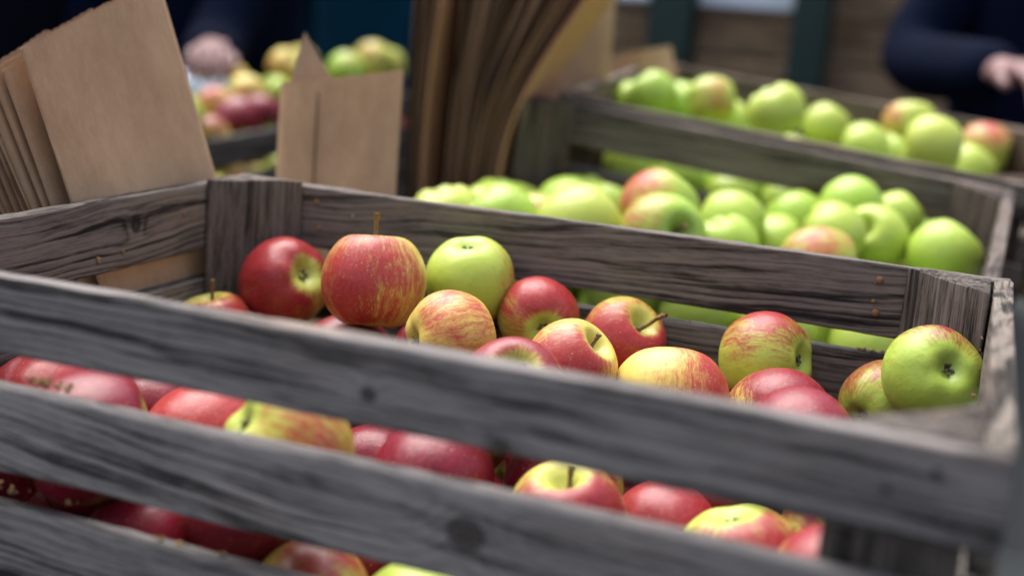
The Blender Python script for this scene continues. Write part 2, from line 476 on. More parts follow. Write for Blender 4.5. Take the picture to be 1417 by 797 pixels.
CAMR = Vector((.9295, .3609, .0752)); CAMU = Vector((-.1468, .1752, .9735)); CAMF = Vector((-.3382, .9160, -.2159))
CAMP = Vector((-.01402, -.50178, .15053))
def apple(p, r, stem_dir, blush_dir, amt, yel, deep, label, group, kind=0, stem='S', parts=True, squash=1.):
    o = bpy.data.objects.new('apple', AM[kind][0])
    z = Vector(stem_dir).normalized(); x = Vector(blush_dir); x = x-z*x.dot(z)
    if x.length < 1e-3: x = z.orthogonal()
    x.normalize(); y = z.cross(x)
    m4 = mtx(p, x, y, z) @ Matrix.Diagonal((r, r, r*squash, 1))
    o.matrix_world = m4
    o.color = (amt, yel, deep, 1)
    link(o); tag(o, label, 'apple', group)
    if parts:
        if stem:
            s = bpy.data.objects.new('stem', {'S': STEM_S, 'L': STEM_L, 'X': STEM_X}[stem]); link(s, o)
            s.rotation_euler = (random.uniform(-.15, .15), random.uniform(-.15, .15), random.uniform(0, 6.28)) if stem == 'S' else (.06, .10, .4)
        c = bpy.data.objects.new('calyx', CALYX); link(c, o); c.rotation_euler = (0, 0, random.uniform(0, 6.28))
    return o
def cam(r, u, t, p=None):
    if p is None: return CAMR*r+CAMU*u-CAMF*t
    v = (CAMP-Vector(p)).normalized(); a = (CAMR-v*CAMR.dot(v)).normalized()
    return a*r+v.cross(a)*u+v*t

# ------------------------------------------------------------------ front crate
H1 = .0404
CR1 = Matrix.Identity(4)
near = [(0, .0404), (-.0598, .0452), (-.1251, .046), (-.1905, .045)]
far = [(0, .0502), (-.0635, .045), (-.128, .045), (-.190, .044)]
left = [(0, .0522), (-.076, .056), (-.160, .06)]
right = [(0, .056), (-.078, .048), (-.150, .06)]
W1 = .3797
crate('weathered grey slatted crate in the foreground, heaped with red and yellow apples', CR1, .58, W1, .012, near, far, left, right, .236, .0555,
      'slatted wooden crates of apples',
      knots={('near', 0): (.03, -.004, .0035, (1.04, 1.03, 1.08)), ('near', 1): (.082, .002, .0075, (1.16, 1.15, 1.20)), ('near', 2): (-.35, 0, 0, (.98, .98, 1.03)),
             ('left', 0): (.05, .003, .0035, (.92, .86, .82)), ('far', 0): (.0, 0, 0, (.78, .72, .71)), ('far', 1): (9, 9, 0, (.76, .71, .70)),
             ('right', 0): (9, 9, 0, (.95, .88, .82))})

AP1 = [
  ('A1',-0.4113,0.2876,-0.0454,0.0365),
  ('A2',-0.5190,0.3451,-0.0743,0.0349),
  ('A3',-0.3605,0.3475,-0.0488,0.0335),
  ('A4',-0.3275,0.2383,-0.0631,0.0320),
  ('A5',-0.3062,0.3503,-0.0685,0.0299),
  ('A6',-0.2399,0.3499,-0.0751,0.0307),
  ('A7',-0.2455,0.2506,-0.0716,0.0305),
  ('A8',-0.2603,0.1785,-0.0726,0.0330),
  ('A9',-0.1853,0.2727,-0.0870,0.0365),
  ('A10',-0.1383,0.3484,-0.0708,0.0325),
  ('A11',-0.1169,0.2917,-0.0952,0.0352),
  ('A12',-0.0950,0.2302,-0.0880,0.0323),
  ('A13',-0.0860,0.3495,-0.1340,0.0309),
  ('A16',-0.0304,0.3490,-0.1272,0.0316),
  ('A18',-0.4378,0.3010,-0.1140,0.0350),
  ('A14',-0.0282,0.3219,-0.0567,0.0312),
  ('A15',-0.0567,0.3547,-0.0893,0.0274),
  ('A17',-0.5513,0.2988,-0.1070,0.0307),
  ('G2',-0.4545,0.0369,-0.0978,0.0370),
  ('G1',-0.5460,0.1043,-0.1144,0.0342),
  ('G4',-0.4240,0.1009,-0.1142,0.0355),
  ('G5',-0.3303,0.0370,-0.0813,0.0350),
  ('G7',-0.2897,0.1373,-0.1209,0.0350),
  ('G9',-0.2026,0.1233,-0.1217,0.0330),
  ('G10',-0.1599,0.1769,-0.1427,0.0338),
  ('G11',-0.1063,0.1392,-0.1337,0.0336),
  ('G12',-0.0563,0.1047,-0.1177,0.0307),
  ('H4',-0.3172,0.0480,-0.1696,0.0359),
  ('H5',-0.2498,0.0386,-0.1604,0.0342),
  ('G3',-0.5076,0.1594,-0.1349,0.0360),
  ('G6',-0.3640,0.2068,-0.1587,0.0360),
  ('fill',-0.5462,0.0338,-0.1882,0.0338),
  ('fill',-0.4810,0.0357,-0.1863,0.0357),
  ('fill',-0.3781,0.0324,-0.1896,0.0324),
  ('fill',-0.1651,0.0347,-0.1873,0.0347),
  ('fill',-0.0979,0.0348,-0.1872,0.0348),
  ('fill',-0.0345,0.0566,-0.1875,0.0345),
  ('fill',-0.5417,0.1017,-0.1879,0.0341),
  ('fill',-0.4398,0.1066,-0.1871,0.0349),
  ('fill',-0.3700,0.0971,-0.1852,0.0368),
  ('fill',-0.2733,0.0968,-0.1877,0.0343),
  ('fill',-0.2061,0.0871,-0.1858,0.0361),
  ('fill',-0.1404,0.1348,-0.1896,0.0324),
  ('fill',-0.0846,0.1017,-0.1879,0.0339),
  ('fill',-0.4646,0.1711,-0.1869,0.0351),
  ('fill',-0.3998,0.1586,-0.1887,0.0333),
  ('fill',-0.3337,0.1530,-0.1880,0.0340),
  ('fill',-0.2689,0.1639,-0.1837,0.0367),
  ('fill',-0.2031,0.1550,-0.1868,0.0352),
  ('fill',-0.1013,0.1894,-0.1871,0.0349),
  ('fill',-0.0324,0.1413,-0.1896,0.0324),
  ('fill',-0.4234,0.2233,-0.1889,0.0331),
  ('fill',-0.3013,0.2256,-0.1852,0.0368),
  ('fill',-0.2343,0.2205,-0.1899,0.0321),
  ('fill',-0.1712,0.2242,-0.1881,0.0339),
  ('fill',-0.0783,0.2536,-0.1896,0.0324),
  ('fill',-0.5448,0.2777,-0.1868,0.0352),
  ('fill',-0.4136,0.2865,-0.1896,0.0324),
  ('fill',-0.3476,0.2763,-0.1895,0.0325),
  ('fill',-0.2836,0.2894,-0.1886,0.0334),
  ('fill',-0.2118,0.2824,-0.1871,0.0349),
  ('fill',-0.1383,0.2849,-0.1860,0.0360),
  ('fill',-0.0334,0.2066,-0.1886,0.0334),
  ('fill',-0.5465,0.3463,-0.1885,0.0335),
  ('fill',-0.3800,0.3440,-0.1863,0.0357),
  ('fill',-0.2468,0.3438,-0.1860,0.0360),
  ('fill',-0.1779,0.3436,-0.1859,0.0361),
  ('fill',-0.1112,0.3468,-0.1891,0.0329),
  ('fill',-0.5257,0.0351,-0.1236,0.0351),
  ('fill',-0.4255,0.0493,-0.1578,0.0330),
  ('fill',-0.3702,0.0615,-0.1278,0.0333),
  ('fill',-0.1333,0.0783,-0.1453,0.0344),
  ('fill',-0.0636,0.0395,-0.1270,0.0347),
  ('fill',-0.4868,0.0896,-0.1427,0.0358),
  ('fill',-0.4387,0.1690,-0.1219,0.0351),
  ('fill',-0.2268,0.1884,-0.1305,0.0361),
  ('fill',-0.5440,0.2206,-0.1296,0.0360),
  ('fill',-0.4789,0.2455,-0.1282,0.0365),
  ('fill',-0.4117,0.2321,-0.1136,0.0353),
  ('fill',-0.3756,0.2843,-0.1332,0.0329),
  ('fill',-0.3167,0.2578,-0.1247,0.0342),
  ('fill',-0.2513,0.2522,-0.1358,0.0342),
  ('fill',-0.1419,0.2407,-0.1329,0.0351),
  ('fill',-0.0626,0.1907,-0.1301,0.0339),
  ('fill',-0.5018,0.3272,-0.1399,0.0353),
  ('fill',-0.3864,0.3459,-0.1180,0.0338),
  ('fill',-0.3216,0.3261,-0.1262,0.0347),
  ('fill',-0.2298,0.3139,-0.1268,0.0342),
  ('fill',-0.1659,0.3271,-0.1242,0.0327),
  ('fill',-0.0396,0.3106,-0.1852,0.0367),
]
# key: stem dir (right, up, toward camera), blush dir, amount, yellow, deep red (raised in the slat gaps, shade put into the colour), mesh, stem, label
H = {
 'A1': ((.07, .99, -.03), (-.3, .3, .9), .41, .9, .35, 0, 'L', 'red apple with an upright stem, standing highest on the heap in the front crate'),
 'A2': ((-.52, -.25, -.82), (-.6, .5, .3), .80, .55, .60, 2, 'S', 'dark crimson apple showing its calyx, left of the apple with the upright stem'),
 'A3': ((.08, -.92, -.40), (.9, .2, -.1), .12, .22, .5, 4, 'S', 'yellow-green apple with its calyx upward, right of the apple with the upright stem'),
 'A4': ((.92, .15, -.35), (-.7, .1, .6), .22, .95, .15, 1, 'S', 'yellow apple with red streaks lying below the highest red and yellow-green apples'),
 'A5': ((-.15, .35, -.93), (.2, .9, .4), .56, .35, .5, 0, 'S', 'apple with a red crown and yellow-green base, to the lower right of the yellow-green apple'),
 'A6': ((.60, .50, .62), (.2, -.6, .6), .74, .70, .45, 1, 'X', 'red and yellow apple whose long stem points up right across the far slat'),
 'A7': ((.66, .60, .45), (-.2, -.3, .9), .48, .90, .40, 3, 'S', 'streaked orange-red apple with a short stem, in front of the long-stemmed apple'),
 'A8': ((.1, .5, .85), (0, .8, .6), .66, .6, .8, 0, 'S', 'red apple showing only its crown above the near slat, below the streaked yellow apple'),
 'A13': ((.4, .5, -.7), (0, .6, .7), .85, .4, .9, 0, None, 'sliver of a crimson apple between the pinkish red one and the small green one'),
 'A16': ((.3, .6, -.6), (0, .3, -.9), .10, .3, .4, 1, None, 'pale green apple just showing its crown below the large green corner apple'),
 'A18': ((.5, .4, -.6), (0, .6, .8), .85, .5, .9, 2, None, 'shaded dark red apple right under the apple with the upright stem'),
 'A9': ((.1, .97, -.2), (.9, -.3, .2), .40, 1., .2, 3, None, 'peachy yellow apple rising blurred behind the near slat at the middle of the crate'),
 'A10': ((-.9, .05, -.42), (-.2, .98, .0), .38, .25, .55, 0, 'S', 'green apple with a red crown and side-facing calyx, leaning against the far slats'),
 'A11': ((.3, .55, -.78), (.6, .5, .4), .56, .75, .85, 1, 'S', 'pinkish red apple with a yellow left shoulder, before the red-crowned green one'),
 'A12': ((-.5, .55, -.6), (0, .8, .6), .78, .5, .9, 2, 'S', 'bright crimson apple half sunk behind the near slat, before the pinkish red one'),
 'A14': ((-.40, -.13, -.90), (.25, .9, -.25), .26, .12, .85, 0, 'S', 'large green apple with red rim and open calyx in the right corner'),
 'A15': ((.62, .42, -.62), (-.75, .7, .1), .32, .20, .7, 2, 'S', 'small green apple with a dark calyx tucked under the large green corner apple'),
 'A17': ((-.2, .95, .2), (.3, .6, .6), .45, .95, .5, 0, 'L', 'pale streaked apple showing its stem above the near slat at the left'),
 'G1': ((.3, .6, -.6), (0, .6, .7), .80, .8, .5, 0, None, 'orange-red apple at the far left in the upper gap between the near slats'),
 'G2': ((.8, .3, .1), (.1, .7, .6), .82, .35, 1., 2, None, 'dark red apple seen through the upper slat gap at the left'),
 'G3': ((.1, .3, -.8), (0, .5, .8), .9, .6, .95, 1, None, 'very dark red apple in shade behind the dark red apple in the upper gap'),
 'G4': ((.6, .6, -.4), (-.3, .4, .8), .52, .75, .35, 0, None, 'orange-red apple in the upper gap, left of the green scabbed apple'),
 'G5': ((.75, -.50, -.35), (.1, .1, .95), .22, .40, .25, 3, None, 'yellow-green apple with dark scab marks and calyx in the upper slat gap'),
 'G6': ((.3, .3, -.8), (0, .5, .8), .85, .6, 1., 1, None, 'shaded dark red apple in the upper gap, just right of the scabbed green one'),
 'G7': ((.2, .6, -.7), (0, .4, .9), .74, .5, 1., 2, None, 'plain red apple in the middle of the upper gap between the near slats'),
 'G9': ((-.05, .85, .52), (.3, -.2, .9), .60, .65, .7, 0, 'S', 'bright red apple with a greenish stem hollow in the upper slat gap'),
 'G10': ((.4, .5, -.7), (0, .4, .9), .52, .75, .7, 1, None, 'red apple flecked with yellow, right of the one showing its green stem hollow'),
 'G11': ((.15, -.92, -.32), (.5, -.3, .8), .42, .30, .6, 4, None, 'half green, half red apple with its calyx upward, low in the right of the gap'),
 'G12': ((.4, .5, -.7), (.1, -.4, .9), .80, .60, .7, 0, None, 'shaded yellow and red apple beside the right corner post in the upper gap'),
 'H4': ((.9, .2, -.3), (-.5, .5, .6), .30, .25, .6, 1, None, 'green and red apple in the lower slat gap near the bottom of the photo'),
 'H5': ((-.4, .6, -.6), (-.3, .3, -.9), .12, .20, .3, 0, None, 'yellow-green apple at the lower edge of the photo, right of the half red one'),
}
SQ = {'A1': 1.04, 'A9': .95}
for (k, x, y, z, r) in AP1:
    p = Vector((x, y, z))
    if k in H:
        sd, bd, am, ye, de, mk, st, lab = H[k]
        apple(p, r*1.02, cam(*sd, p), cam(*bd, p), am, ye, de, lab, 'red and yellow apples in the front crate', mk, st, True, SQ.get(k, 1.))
    else:
        vis = z > -.15 or y < .06
        d = Vector((random.uniform(-1, 1), random.uniform(-1, 1), random.uniform(-1, 1)))
        apple(p, r*1.01, d, cam(0, .5, .9), random.uniform(.5, .95), random.uniform(.2, .9), random.uniform(.8, 1.),  # buried apples kept deep red, their shade put into the colour
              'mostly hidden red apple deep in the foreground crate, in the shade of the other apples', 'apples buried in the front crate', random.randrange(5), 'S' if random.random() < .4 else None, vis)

# ------------------------------------------------------------------ crates of green apples behind
EX = Vector((.9962, -.0142, -.0864)).normalized(); EY = Vector((.0222, .9956, .0914)); EY = (EY-EX*EX.dot(EY)).normalized(); EZ = EX.cross(EY)
O2 = Vector((-.0036, .5777, -.0347)); O3 = Vector((.036, .999, .0054))
CR2 = mtx(O2, EX, EY, EZ); CR3 = mtx(O3, EX, EY, EZ)
n2 = [(0, .046), (-.064, .046), (-.128, .046), (-.19, .045)]
f2 = [(0, .049), (-.074, .05), (-.138, .045), (-.192, .044)]
crate('grey slatted crate of green apples right behind the red apple crate', CR2, .55, .38, .012, [(-.108, .04), (-.158, .038), (-.203, .033)], f2, [(-.095, .05), (-.165, .06)], [(0, .05), (-.07, .055), (-.145, .06)], .236, .052,
      'slatted wooden crates of apples', tint=(.80, .72, .69), nails=False, low_posts=.108)
crate('farthest grey slatted crate of green apples, in front of the green posts', CR3, .55, .38, .012, [(0, .036), (-.092, .046), (-.145, .045), (-.195, .04)], [(0, .046), (-.062, .046), (-.128, .045), (-.192, .044)], [(0, .05), (-.07, .055), (-.145, .06)], [(0, .05), (-.07, .055), (-.145, .06)], .236, .052,
      'slatted wooden crates of apples', tint=(.95, .82, .72), nails=False)
AP2 = [
  ('B2',-0.5162,0.6559,-0.0631,0.0386),
  ('B3',-0.4481,0.6268,-0.0555,0.0381),
  ('B4',-0.4413,0.8127,-0.0611,0.0361),
  ('B5',-0.3644,0.6285,-0.0502,0.0427),
  ('B6',-0.4160,0.8778,-0.0682,0.0354),
  ('B7',-0.3081,0.6918,-0.0268,0.0383),
  ('B8',-0.2842,0.6225,-0.0421,0.0385),
  ('B9',-0.2575,0.8032,-0.0535,0.0361),
  ('B10',-0.2470,0.7342,-0.0673,0.0362),
  ('B11',-0.2158,0.8547,-0.0810,0.0372),
  ('B12',-0.2086,0.9315,-0.0581,0.0348),
  ('B13',-0.1454,0.8971,-0.0335,0.0346),
  ('B14',-0.1500,0.7780,-0.0493,0.0363),
  ('B15',-0.1452,0.6599,-0.0576,0.0365),
  ('B16',-0.1143,0.8390,-0.0531,0.0357),
  ('B17',-0.1004,0.9362,-0.0405,0.0287),
  ('B18',-0.0850,0.9308,-0.0930,0.0360),
  ('B19',-0.0410,0.8239,-0.0588,0.0365),
  ('B20',-0.4332,0.6981,-0.0674,0.0371),
  ('B21',-0.2440,0.6273,-0.1078,0.0376),
  ('B22',-0.3204,0.6506,-0.1099,0.0392),
  ('fill',-0.5292,0.6357,-0.1502,0.0356),
  ('fill',-0.2806,0.6348,-0.1685,0.0385),
  ('fill',-0.2070,0.6329,-0.1759,0.0375),
  ('fill',-0.1304,0.6330,-0.1811,0.0389),
  ('fill',-0.0545,0.6313,-0.1884,0.0382),
  ('fill',-0.5034,0.7038,-0.1440,0.0375),
  ('fill',-0.4304,0.7057,-0.1517,0.0359),
  ('fill',-0.3563,0.7020,-0.1558,0.0385),
  ('fill',-0.1549,0.7017,-0.1767,0.0348),
  ('fill',-0.0539,0.7084,-0.1801,0.0394),
  ('fill',-0.5243,0.7750,-0.1359,0.0372),
  ('fill',-0.4489,0.7769,-0.1409,0.0384),
  ('fill',-0.3738,0.7900,-0.1474,0.0372),
  ('fill',-0.2997,0.7899,-0.1533,0.0376),
  ('fill',-0.2092,0.7431,-0.1684,0.0346),
  ('fill',-0.1114,0.7563,-0.1747,0.0354),
  ('fill',-0.0506,0.7965,-0.1735,0.0379),
  ('fill',-0.4891,0.8406,-0.1326,0.0374),
  ('fill',-0.4172,0.8471,-0.1403,0.0352),
  ('fill',-0.2588,0.8541,-0.1532,0.0352),
  ('fill',-0.1064,0.8428,-0.1673,0.0352),
  ('fill',-0.3852,0.9119,-0.1370,0.0351),
  ('fill',-0.1946,0.8831,-0.1558,0.0353),
  ('fill',-0.0469,0.9346,-0.1617,0.0372),
  ('fill',-0.1690,0.6269,-0.1163,0.0379),
  ('fill',-0.0854,0.6277,-0.1180,0.0388),
  ('fill',-0.5149,0.7332,-0.0725,0.0393),
  ('fill',-0.3624,0.7020,-0.0781,0.0350),
  ('fill',-0.3060,0.7313,-0.1090,0.0363),
  ('fill',-0.2082,0.6872,-0.1274,0.0349),
  ('fill',-0.1057,0.7010,-0.1237,0.0375),
  ('fill',-0.0442,0.7467,-0.1161,0.0358),
  ('fill',-0.5197,0.8094,-0.0717,0.0358),
  ('fill',-0.4005,0.7601,-0.0871,0.0359),
  ('fill',-0.3329,0.7935,-0.0882,0.0349),
  ('fill',-0.2313,0.7935,-0.1219,0.0382),
  ('fill',-0.1583,0.7545,-0.1188,0.0378),
  ('fill',-0.0969,0.7974,-0.1111,0.0376),
  ('fill',-0.5207,0.8791,-0.0807,0.0346),
  ('fill',-0.3447,0.8611,-0.0647,0.0380),
  ('fill',-0.2848,0.8904,-0.0987,0.0352),
  ('fill',-0.1425,0.8663,-0.1125,0.0345),
  ('fill',-0.0441,0.8647,-0.1451,0.0348),
  ('fill',-0.4676,0.9370,-0.0678,0.0355),
  ('fill',-0.3519,0.9341,-0.0775,0.0368),
  ('fill',-0.2457,0.9355,-0.1428,0.0390),
]
AP3 = [
  ('C1',-0.4512,1.1695,0.0506,0.0342),
  ('C2',-0.3724,1.1883,0.0477,0.0365),
  ('C2b',-0.3674,1.3139,0.0130,0.0365),
  ('C3',-0.2711,1.1106,0.0488,0.0365),
  ('C4',-0.2365,1.3518,0.0202,0.0342),
  ('C5',-0.1697,1.2131,0.0047,0.0357),
  ('C6',-0.1242,1.3276,0.0372,0.0370),
  ('C7',-0.0790,1.0747,0.0277,0.0365),
  ('C8',-0.0233,1.3458,0.0119,0.0357),
  ('C9',-0.0375,1.2820,-0.0149,0.0362),
  ('C10',-0.4925,1.2121,0.0361,0.0293),
  ('C11',-0.1406,1.2759,-0.0106,0.0368),
  ('C12',-0.4406,1.2908,0.0297,0.0365),
  ('fill',-0.4512,1.1206,-0.0945,0.0383),
  ('fill',-0.3101,1.1113,-0.1097,0.0361),
  ('fill',-0.0091,1.1093,-0.1375,0.0342),
  ('fill',-0.0071,1.2454,-0.1238,0.0353),
  ('fill',-0.4472,1.0688,-0.0404,0.0368),
  ('fill',-0.3745,1.0742,-0.0479,0.0365),
  ('fill',-0.3068,1.0611,-0.0609,0.0337),
  ('fill',-0.2377,1.0616,-0.0607,0.0356),
  ('fill',-0.1668,1.0465,-0.0584,0.0369),
  ('fill',-0.0759,1.0439,-0.0812,0.0343),
  ('fill',-0.0063,1.0434,-0.0793,0.0354),
  ('fill',-0.4838,1.1407,-0.0337,0.0336),
  ('fill',-0.4066,1.1364,-0.0401,0.0339),
  ('fill',-0.3389,1.1358,-0.0501,0.0346),
  ('fill',-0.2694,1.1269,-0.0530,0.0356),
  ('fill',-0.1986,1.1213,-0.0594,0.0358),
  ('fill',-0.1158,1.1009,-0.0624,0.0379),
  ('fill',-0.0426,1.1035,-0.0710,0.0351),
  ('fill',-0.3711,1.1981,-0.0327,0.0376),
  ('fill',-0.3007,1.1922,-0.0438,0.0338),
  ('fill',-0.2336,1.1877,-0.0521,0.0339),
  ('fill',-0.1544,1.1806,-0.0597,0.0383),
  ('fill',-0.0819,1.1655,-0.0448,0.0373),
  ('fill',-0.0025,1.1591,-0.0578,0.0352),
  ('fill',-0.4805,1.2669,-0.0231,0.0341),
  ('fill',-0.4095,1.2611,-0.0277,0.0354),
  ('fill',-0.3375,1.2631,-0.0347,0.0352),
  ('fill',-0.2743,1.2984,-0.0244,0.0379),
  ('fill',-0.2074,1.2727,-0.0405,0.0356),
  ('fill',-0.1135,1.2397,-0.0647,0.0339),
  ('fill',-0.0367,1.2236,-0.0605,0.0382),
  ('fill',-0.0058,1.3557,-0.1123,0.0366),
]
L2 = {
 'B2': ('green apple just showing over the front crate, leftmost clear one in the second crate', .05), 'B3': ('green apple showing over the far slat, right of the leftmost green one', .05),
 'B4': ('yellowish green apple with a faint blush behind the big bright green apple', .12), 'B5': ('big bright green apple lying low behind the far slat of the front crate', .05),
 'B6': ('green apple peeping up between the big bright green and the pink-cheeked apple', .05), 'B7': ('pink-cheeked apple standing out among the green ones in the second crate', .26),
 'B8': ('pale green apple with a pink edge in front of the pink-cheeked apple', .14), 'B9': ('dome of a green apple right of the pink-cheeked apple', .03),
 'B10': ('light green apple low behind the slat, below the dome right of the pink-cheeked apple', .03), 'B11': ('small pale green apple in the middle of the second crate, sunk low', .05),
 'B12': ('green apple resting against the rear slats, left of the tall pair', .03), 'B13': ('tall green apple topping the heap at the right of the second crate', .05),
 'B14': ('large light green apple in front of the topmost one in the second crate', .04), 'B15': ('green apple with an orange-pink cheek at the slat, right half of the second crate', .22),
 'B16': ('green apple with a dark stem hollow right of the large light green one', .05), 'B17': ('green apple seen in the gap under the rear rail of the second crate', .03),
 'B18': ('yellow-green apple low beside the round green apple in the right corner', .06), 'B19': ('round vivid green apple alone in the right corner of the second crate', .02),
 'B21': ('green apple seen through the gap below the top far slat, middle of the photo', .03), 'B22': ('shaded green apple in the far slat gap, left of the middle', .05),
 'B20': ('orange-tinted green apple wedged low left of the big bright green apple', .18)}
L3 = {
 'C1': ('shiny green apple at the left end of the farthest crate', .05), 'C2': ('green apple with a pinkish left cheek in the farthest crate', .12), 'C2b': ('pale green apple low in the farthest crate, under the pinkish-cheeked one', .05),
 'C3': ('large round green apple at the middle of the farthest crate', .03), 'C4': ('bright green apple right of the large round one in the farthest crate', .03), 'C5': ('yellowish apple sunk low in the middle of the farthest crate', .10),
 'C6': ('green apple with a red left cheek on top of the heap in the farthest crate', .20), 'C7': ('light green apple in front of the red-cheeked one in the farthest crate', .04), 'C8': ('green apple with a brownish red top in the right corner of the farthest crate', .24),
 'C9': ('pale yellow-green apple below the brownish red one in the farthest crate', .15), 'C10': ('small green apple beside the paper bag in the farthest crate', .04), 'C11': ('pale green apple sunk between the yellowish and the light green ones, farthest crate', .1),
 'C12': ('green apple behind the shiny green one at the left of the farthest crate', .08)}
SD2 = {'B13': (.35, -.4, .8), 'B8': (.5, .1, .85), 'B16': (-.3, .4, .85), 'B7': (.6, .75, -.2)}
BD2 = {'B7': (-.95, .1, .3), 'B15': (.4, .5, .7), 'B8': (-.9, .4, .1), 'C2': (-.9, .0, .5), 'C6': (-.95, .1, .3), 'C8': (-.2, .9, .5),'B20': (0, .3, 1)}
for lst, LL, gname, hid in ((AP2, L2, 'green apples in the second crate', 'mostly hidden green apple beneath the others in the second crate'),
                            (AP3, L3, 'green apples in the farthest crate', 'mostly hidden green apple beneath the others in the farthest crate')):
    for (k, x, y, z, r) in lst:
        a_ = random.uniform(0, 6.28); d = cam(math.cos(a_), math.sin(a_), -.12, (x, y, z))
        if k in LL:
            lab, am = LL[k]
            sd = cam(*SD2[k], (x, y, z)) if k in SD2 else d
            bd = cam(*BD2[k], (x, y, z)) if k in BD2 else Vector((random.uniform(-1, 1), 1, random.uniform(-1, 0)))
            apple((x, y, z), r*1.02, sd, bd, am, random.uniform(.0, .32), .15, lab, gname, random.randrange(5), 'S')
        else:
            apple((x, y, z), r*1.01, d, (0, 1, 0), random.uniform(0, .12), random.uniform(0, .25), .3, hid, 'buried '+gname, random.randrange(5), None, z > -.12)

# ------------------------------------------------------------------ crates at the left back
def side_crate(p0, d, label, tint):
    d = Vector(d).normalized(); inn = Vector((0, 0, 1)).cross(d)     # box lies to the left of the direction of travel
    # local x runs back along the wall: near-right inner corner at the far end
    ex = d; ey = inn
    o = Vector(p0)+ex*.58
    m4 = mtx(o, ex, ey, ex.cross(ey))
    crate(label, m4, .58, .38, .012, n2, f2, [(0, .05), (-.07, .055), (-.145, .06)], [(0, .05), (-.07, .055), (-.145, .06)], .236, .052, 'slatted wooden crates of apples', tint, nails=False)
    return m4
DW = Vector((-.138, 1., 0)).normalized()
IN = Vector((0, 0, 1)).cross(DW)
c4 = side_crate((-1.075, .93, -.07), DW, 'dark crate of crimson and green apples between the bag stack and the single bag', (.50, .47, .45))
c6 = side_crate(Vector((-1.075, .93, -.05))+DW*.625, DW, 'dark crate of yellow-green apples behind the single paper bag', (.45, .42, .42))
c5 = side_crate(Vector((-1.085, .93, -.045))+IN*.43, DW, 'grey crate of mixed apples farthest left, in front of the navy coat', (.8, .76, .74))
def heap(m4, pal, label, group, seed, up, heroes=()):
    rnd = random.Random(seed); n = 0
    for (x, y, z, r, am, ye, de, lb) in heroes:
        apple(Vector((x, y, z)), r, (rnd.uniform(-1, 1), rnd.uniform(-1, 1), rnd.uniform(-.3, 1)), (.5, -1, .3), am, ye, de, lb, group, rnd.randrange(5), 'S')
    for lay in range(2):
        for i in range(7):
            for j in range(4):
                x = -.54+i*.078+(j % 2)*.03+rnd.uniform(-.008, .008)+lay*.035; y = .045+j*.086+rnd.uniform(-.006, .006)+(lay % 2)*.04
                if x > -.038 or y > .342: continue
                z = -.10+lay*.052+rnd.uniform(-.008, .008)+up
                if lay == 2 and rnd.random() < .55: continue
                am, ye, de = pal(x, y, rnd)
                p = m4 @ Vector((x, y, z)); r = rnd.uniform(.035, .039); d = Vector((rnd.uniform(-1, 1), rnd.uniform(-1, 1), rnd.uniform(-.3, 1)))
                n += 1
                if any((p-Vector(h[:3])).length < r+h[3]-.012 for h in heroes): continue
                if (seed, n) in SKIP: continue
                o = apple(p, r, d, (rnd.uniform(-1, 1), -1, .3), am, ye, de, label, group, rnd.randrange(5), None, False)
                HK[o.name] = (seed, n)
HK = {}
SKIP = {(1, 1), (1, 6), (1, 10), (1, 11), (1, 12), (1, 15), (1, 16), (1, 19), (1, 20), (1, 22), (1, 23), (1, 24), (1, 26), (1, 27), (1, 41), (2, 1), (2, 2), (2, 3), (2, 4), (2, 6), (2, 7), (2, 8), (2, 10), (2, 11), (2, 12), (2, 14), (2, 15), (2, 16), (2, 18), (2, 19), (2, 20), (2, 22), (2, 23), (2, 24), (2, 26), (2, 27), (2, 30), (2, 33), (2, 34), (2, 37), (2, 40), (2, 43), (3, 1), (3, 3), (3, 4), (3, 7), (3, 8), (3, 9), (3, 10), (3, 11), (3, 12), (3, 13), (3, 14), (3, 15), (3, 16), (3, 18), (3, 19), (3, 20), (3, 22), (3, 23), (3, 24), (3, 26), (3, 27), (3, 30), (3, 31), (3, 34), (3, 37)}
def pal4(x, y, r):
    return (r.uniform(0, .6), r.uniform(.1, 1.), .5)
def pal5(x, y, r): return (r.uniform(0, .45), r.uniform(.1, .8), .3)
heap(c4, pal4, 'half hidden blushed apple low in the dark crate left of the single bag', 'apples in the dark crate', 1, .0, (
  (-1.18, 1.285, -.060, .037, .98, .2, 1., 'left one of two glossy crimson apples at the rim of the dark crate'),
  (-1.195, 1.385, -.062, .038, .98, .2, 1., 'right one of two glossy crimson apples, nearest the single paper bag'),
  (-1.15, 1.164, -.080, .034, .36, .9, .9, 'pale pink apple at the dark rim, left of the two crimson apples'),
  (-1.15, 1.084, -.045, .038, .12, .2, .4, 'green apple half hidden by the right edge of the front kraft bag'),
  (-1.30, 1.40, -.055, .036, .28, 1., .4, 'pale pinkish apple behind the two crimson apples')))
